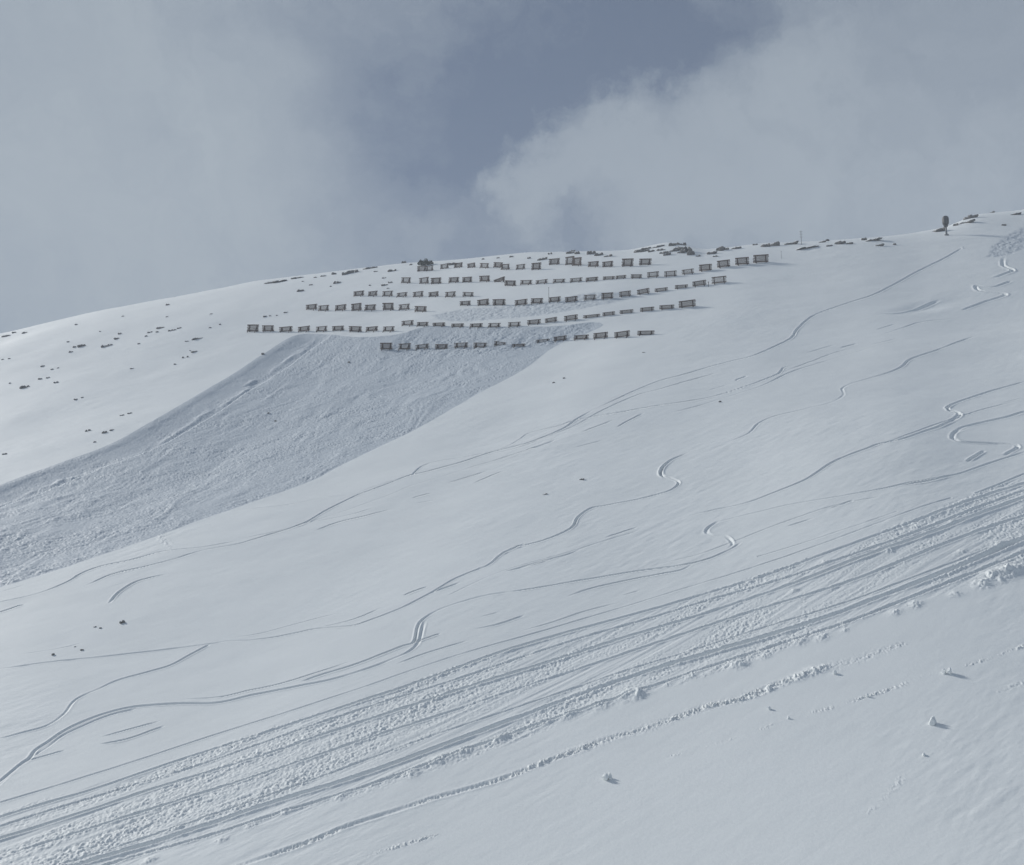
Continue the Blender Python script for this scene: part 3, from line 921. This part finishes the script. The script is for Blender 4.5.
mesh_obj('foliage', bm, PINE, rt)
bm = bmesh.new()
for k in range(7):
    x = -3 + k
    add_bar(bm, (x * .4, 0, -.5), (x, rng.uniform(-.8, .8), 2.0), .12, 6, .04)
mesh_obj('stem', bm, WOOD, rt)

# ------------------------------------------------------------------ tower, mast, thin poles
p = hit(946.5, 235)
dist = math.hypot(*p)
m_px = dist / F * 1.07
gz = ground_z(*p)
rt = tag(empty('avalanche_tower', (p[0], p[1], gz)), 'grey avalanche control tower with a dark round head on the right crest', 'tower')
yaw = -math.atan2(p[0], p[1])
rt.rotation_euler = (0, 0, yaw)
Ht = 19.0 * m_px
bm = bmesh.new()
add_bar(bm, (0, 0, -2), (0, 0, Ht * .60), .42, 14, .34)
mast = mesh_obj('mast', bm, GREY, rt, True)
bm = bmesh.new()
add_bar(bm, (0, 0, -.3), (0, 0, .35), .9, 12)
mesh_obj('footing', bm, GREY, mast)
bm = bmesh.new()
add_bar(bm, (0, 0, Ht * .42), (0, 0, Ht * .495), .7, 16, 1.0)
mesh_obj('platform', bm, DARK, rt)
bm = bmesh.new()
prof = [(.9, .50), (2.3, .535), (2.75, .57), (2.9, .66), (2.95, .82), (2.6, .90), (1.7, .945), (.4, .96)]
rings = [[bm.verts.new((r_ * m_px * math.cos(2 * math.pi * k / 18), r_ * m_px * math.sin(2 * math.pi * k / 18), Ht * z_)) for k in range(18)] for r_, z_ in prof]
for q0, q1 in zip(rings, rings[1:]):
    for k in range(18):
        bm.faces.new((q0[k], q0[(k + 1) % 18], q1[(k + 1) % 18], q1[k]))
bm.faces.new(rings[0][::-1])
bm.faces.new(rings[-1])
drum = mesh_obj('drum', bm, DARK, rt, True)
bm = bmesh.new()
add_bar(bm, (0, 0, Ht * .90), (0, 0, Ht * .97), .35, 8)
mesh_obj('lifting_eye', bm, DARK, drum)
bm = bmesh.new()
for s in (-1, 1):
    add_bar(bm, (s * .7, -.5, Ht * .45), (s * .9, -.6, Ht * .56), .10, 6)
mesh_obj('rail', bm, DARK, rt)


def thin_pole(name, u, v0, v1, rad, label, cat, cross=False, mat=DARK):
    p = hit(u, v1)
    dist = math.hypot(*p)
    hgt = (v1 - v0) * dist / F * 1.06
    o = empty(name, (p[0], p[1], ground_z(*p)))
    tag(o, label, cat)
    bm = bmesh.new()
    add_bar(bm, (0, 0, -1), (0, 0, hgt), rad, 8, rad * .7)
    mesh_obj('shaft', bm, mat, o)
    bm = bmesh.new()
    if cross:
        for f in (.55, .75, .92):
            add_bar(bm, (-rad * 5, 0, hgt * f), (rad * 5, 0, hgt * f), rad * .5, 6)
        mesh_obj('crossarm', bm, mat, o)
    else:
        add_bar(bm, (0, 0, hgt), (0, 0, hgt + .25), rad * 1.6, 8)
        mesh_obj('cap', bm, mat, o)
    return o


thin_pole('mast', 801.5, 231, 245, .14, 'thin lattice mast standing on the skyline right of the crag', 'mast', True, GREY)
thin_pole('marker_pole', 781.5, 252, 259, .09, 'faint thin pole right of the second fence row end', 'pole', mat=GREY)
thin_pole('marker_pole', 548.8, 287.5, 297, .10, 'thin dark pole between two rows in the middle of the fences', 'pole')
thin_pole('marker_pole', 708.5, 282.5, 287, .16, 'short dark post under the right end of the third fence row', 'post')

# ------------------------------------------------------------------ lone lumps of snow in the foreground
CLODS = [(607.5, 776, 8, 7, 'grey snow lump alone below the middle of the lumpy trail'), (934, 721, 8, 7, 'pointed snow lump alone on the lower right slope'),
         (923, 754, 4, 2, 'small flat snow crumb below the pointed lump at right'), (768.5, 708.5, 4, 4, 'small snow lump below the trail right of centre'),
         (788.5, 718, 3, 3, 'tiny snow lump at the upper end of the faint crumb line'), (867.5, 695.5, 3, 2.5, 'tiny snow lump on the faint line left of the right heap'),
         (947, 670.5, 9, 5, 'broad snow heap on the right crumb trail'), (835, 672.5, 5, 3, 'small snow chunk under the crested drift at right')]
for k, (u, v, wp, hp, lab) in enumerate(CLODS):
    p = hit(u, v + hp * .4)
    dist = math.hypot(*p) * 1.02
    w, h = wp * dist / F, hp * dist / F
    bm = rock_mesh(w, h * .75, w * .8, 900 + k, 2 if wp > 6 else 1)
    o = mesh_obj('snow_clod', bm, SNOW)
    o.location = (p[0], p[1], ground_z(*p) + h * .25)
    o.rotation_euler = (0, 0, random.uniform(0, 3))
    tag(o, lab, 'snow clod', 'loose lumps of snow')

# ------------------------------------------------------------------ haze
HAZE = 0.00025
zlo, zhi = float(Z.min()) - 1.0, float(Z.max()) + 14.0
bm = bmesh.new()
bmesh.ops.create_cube(bm, size=1.0)
for v in bm.verts:
    v.co = Vector((v.co.x * 2 * (RMAX + 20), v.co.y * 2 * (RMAX + 20), zlo if v.co.z < 0 else zhi))
hm = bpy.data.materials.new('haze')
hm.use_nodes = True
hn = hm.node_tree
hn.nodes.remove(hn.nodes['Principled BSDF'])
pv = hn.nodes.new('ShaderNodeVolumePrincipled')
pv.inputs['Color'].default_value = (.88, .93, 1.0, 1)
pv.inputs['Density'].default_value = HAZE
pv.inputs['Anisotropy'].default_value = 0.0
hn.links.new(pv.outputs[0], hn.nodes['Material Output'].inputs['Volume'])
hz = mesh_obj('haze', bm, hm)
hz['kind'] = 'stuff'

# ------------------------------------------------------------------ sun and sky
sd_ = bpy.data.lights.new('sun', 'SUN')
sd_.energy = 3.5
sd_.angle = math.radians(8.0)
sd_.color = (1.0, .971, .92)
sun = bpy.data.objects.new('sun', sd_)
COL.objects.link(sun)
to_sun = Vector((math.sin(SUN_AZ) * math.cos(SUN_EL), math.cos(SUN_AZ) * math.cos(SUN_EL), math.sin(SUN_EL)))
sun.rotation_euler = to_sun.to_track_quat('Z', 'Y').to_euler()

w = bpy.data.worlds.new('World')
sc.world = w
w.use_nodes = True
N, L = w.node_tree.nodes, w.node_tree.links
bg = N['Background']
sky = N.new('ShaderNodeTexSky')
sky.sky_type = 'NISHITA'
sky.sun_disc = False
sky.sun_elevation = SUN_EL
sky.sun_rotation = SUN_AZ
sky.altitude = 2200
sky.air_density = 1.0
sky.dust_density = 1.5
tc = N.new('ShaderNodeTexCoord')


def math_node(op, a, b=None, c=None):
    n = N.new('ShaderNodeMath')
    n.operation = op
    for k, v in enumerate((a, b, c)):
        if v is None:
            continue
        if isinstance(v, (int, float)):
            n.inputs[k].default_value = v
        else:
            L.new(v, n.inputs[k])
    return n.outputs[0]


def vec_node(op, a, b=None):
    n = N.new('ShaderNodeVectorMath')
    n.operation = op
    for k, v in enumerate((a, b)):
        if v is None:
            continue
        if isinstance(v, (tuple, list)):
            n.inputs[k].default_value = v
        elif isinstance(v, (int, float)):
            n.inputs['Scale'].default_value = v
        else:
            L.new(v, n.inputs[k])
    return n.outputs['Value'] if op == 'DOT_PRODUCT' else n.outputs[0]


def noise(vec, scale, detail=6, rough=.55, dist=0.0):
    n = N.new('ShaderNodeTexNoise')
    n.inputs['Scale'].default_value = scale
    n.inputs['Detail'].default_value = detail
    n.inputs['Roughness'].default_value = rough
    n.inputs['Distortion'].default_value = dist
    L.new(vec, n.inputs['Vector'])
    return n


dirv = tc.outputs['Generated']
nz = noise(dirv, 6.5, 9, .62)
off = vec_node('SCALE', vec_node('SUBTRACT', nz.outputs['Color'], (.5, .5, .5)), .27)
nzf = noise(dirv, 16.0, 7, .6)
off2 = vec_node('SCALE', vec_node('SUBTRACT', nzf.outputs['Color'], (.5, .5, .5)), .07)
wd = vec_node('NORMALIZE', vec_node('ADD', vec_node('ADD', dirv, off), off2))
VEIL = [(20, 40, 240, .50), (110, 240, 220, .36), (330, 80, 110, .08), (360, 250, 110, .12), (250, 190, 90, -.06),
        (560, 20, 140, -.30), (455, 175, 80, -.34), (430, 60, 130, -.10), (725, 50, 70, -.24), (1000, 90, 190, .30), (860, 110, 120, .18), (850, 40, 60, -.08)]
CLOUD = [(620, 185, 80, .95), (535, 200, 42, .95), (575, 140, 36, .35), (720, 150, 90, .75), (830, 180, 100, .55), (980, 190, 120, .45), (700, 105, 40, .25),
         (790, 70, 35, .35), (620, 40, 70, -.5), (725, 55, 55, -.45), (470, 150, 40, -.5), (900, 40, 80, -.1)]


def blobs(items, start, vec):
    acc = start
    for u, v, rad, amp in items:
        dt = vec_node('DOT_PRODUCT', vec, tuple(ray(u, v)))
        e = math_node('EXPONENT', math_node('MULTIPLY', math_node('SUBTRACT', dt, 1.0), 1.0 / (rad / F) ** 2))
        acc = math_node('MULTIPLY_ADD', e, amp, acc)
    return acc


acc = blobs(VEIL, 0.22, wd)
fine_n = noise(wd, 8.0, 9, .66, .6)
acc = math_node('ADD', acc, math_node('MULTIPLY', math_node('SUBTRACT', fine_n.outputs['Fac'], .5), .85))
broad = noise(dirv, 2.4, 4, .5)
acc = math_node('ADD', acc, math_node('MULTIPLY', math_node('SUBTRACT', broad.outputs['Fac'], .5), .30))
billow = noise(wd, 10.0, 10, .66, .5)
cl = blobs(CLOUD, 0.0, wd)
cl = math_node('ADD', cl, math_node('MULTIPLY', math_node('SUBTRACT', billow.outputs['Fac'], .5), 2.3))
clr = N.new('ShaderNodeMapRange')
clr.interpolation_type = 'SMOOTHSTEP'
clr.inputs['From Min'].default_value = .0
clr.inputs['From Max'].default_value = 1.6
clr.inputs['To Max'].default_value = .78
L.new(cl, clr.inputs['Value'])
keep = math_node('SUBTRACT', 1.0, clr.outputs[0])
acc = math_node('SUBTRACT', 1.0, math_node('MULTIPLY', math_node('SUBTRACT', 1.0, acc), keep))
ramp = N.new('ShaderNodeMapRange')
ramp.inputs['From Min'].default_value = 0.0
ramp.inputs['From Max'].default_value = 1.05
L.new(acc, ramp.inputs['Value'])
skys = N.new('ShaderNodeMix')
skys.data_type = 'RGBA'
skys.blend_type = 'MIX'
# the sky colour seen between the clouds, already thinned by high veil cloud
SKY_STRENGTH = 0.10
scaled = N.new('ShaderNodeMix')
scaled.data_type = 'RGBA'
scaled.blend_type = 'MIX'
scaled.inputs[0].default_value = .75
L.new(sky.outputs[0], scaled.inputs[6])
scaled.inputs[7].default_value = (.70, 1.0, 1.6, 1)
L.new(ramp.outputs[0], skys.inputs[0])
L.new(scaled.outputs[2], skys.inputs[6])
skys.inputs[7].default_value = (3.45, 3.98, 4.5, 1)
L.new(skys.outputs[2], bg.inputs['Color'])
bg.inputs['Strength'].default_value = SKY_STRENGTH

# ------------------------------------------------------------------ render settings
sc.view_settings.view_transform = 'Standard'
sc.view_settings.look = 'None'
sc.view_settings.exposure = 0.0
sc.view_settings.gamma = 1.0
sc.view_settings.use_curve_mapping = False
sc.render.engine = 'CYCLES'
cy = sc.cycles
cy.use_denoising = True
cy.denoiser = 'OPENIMAGEDENOISE'
cy.use_adaptive_sampling = False
cy.max_bounces = 6
cy.diffuse_bounces = 2
cy.volume_bounces = 1
cy.transparent_max_bounces = 8
cy.sample_clamp_indirect = 8
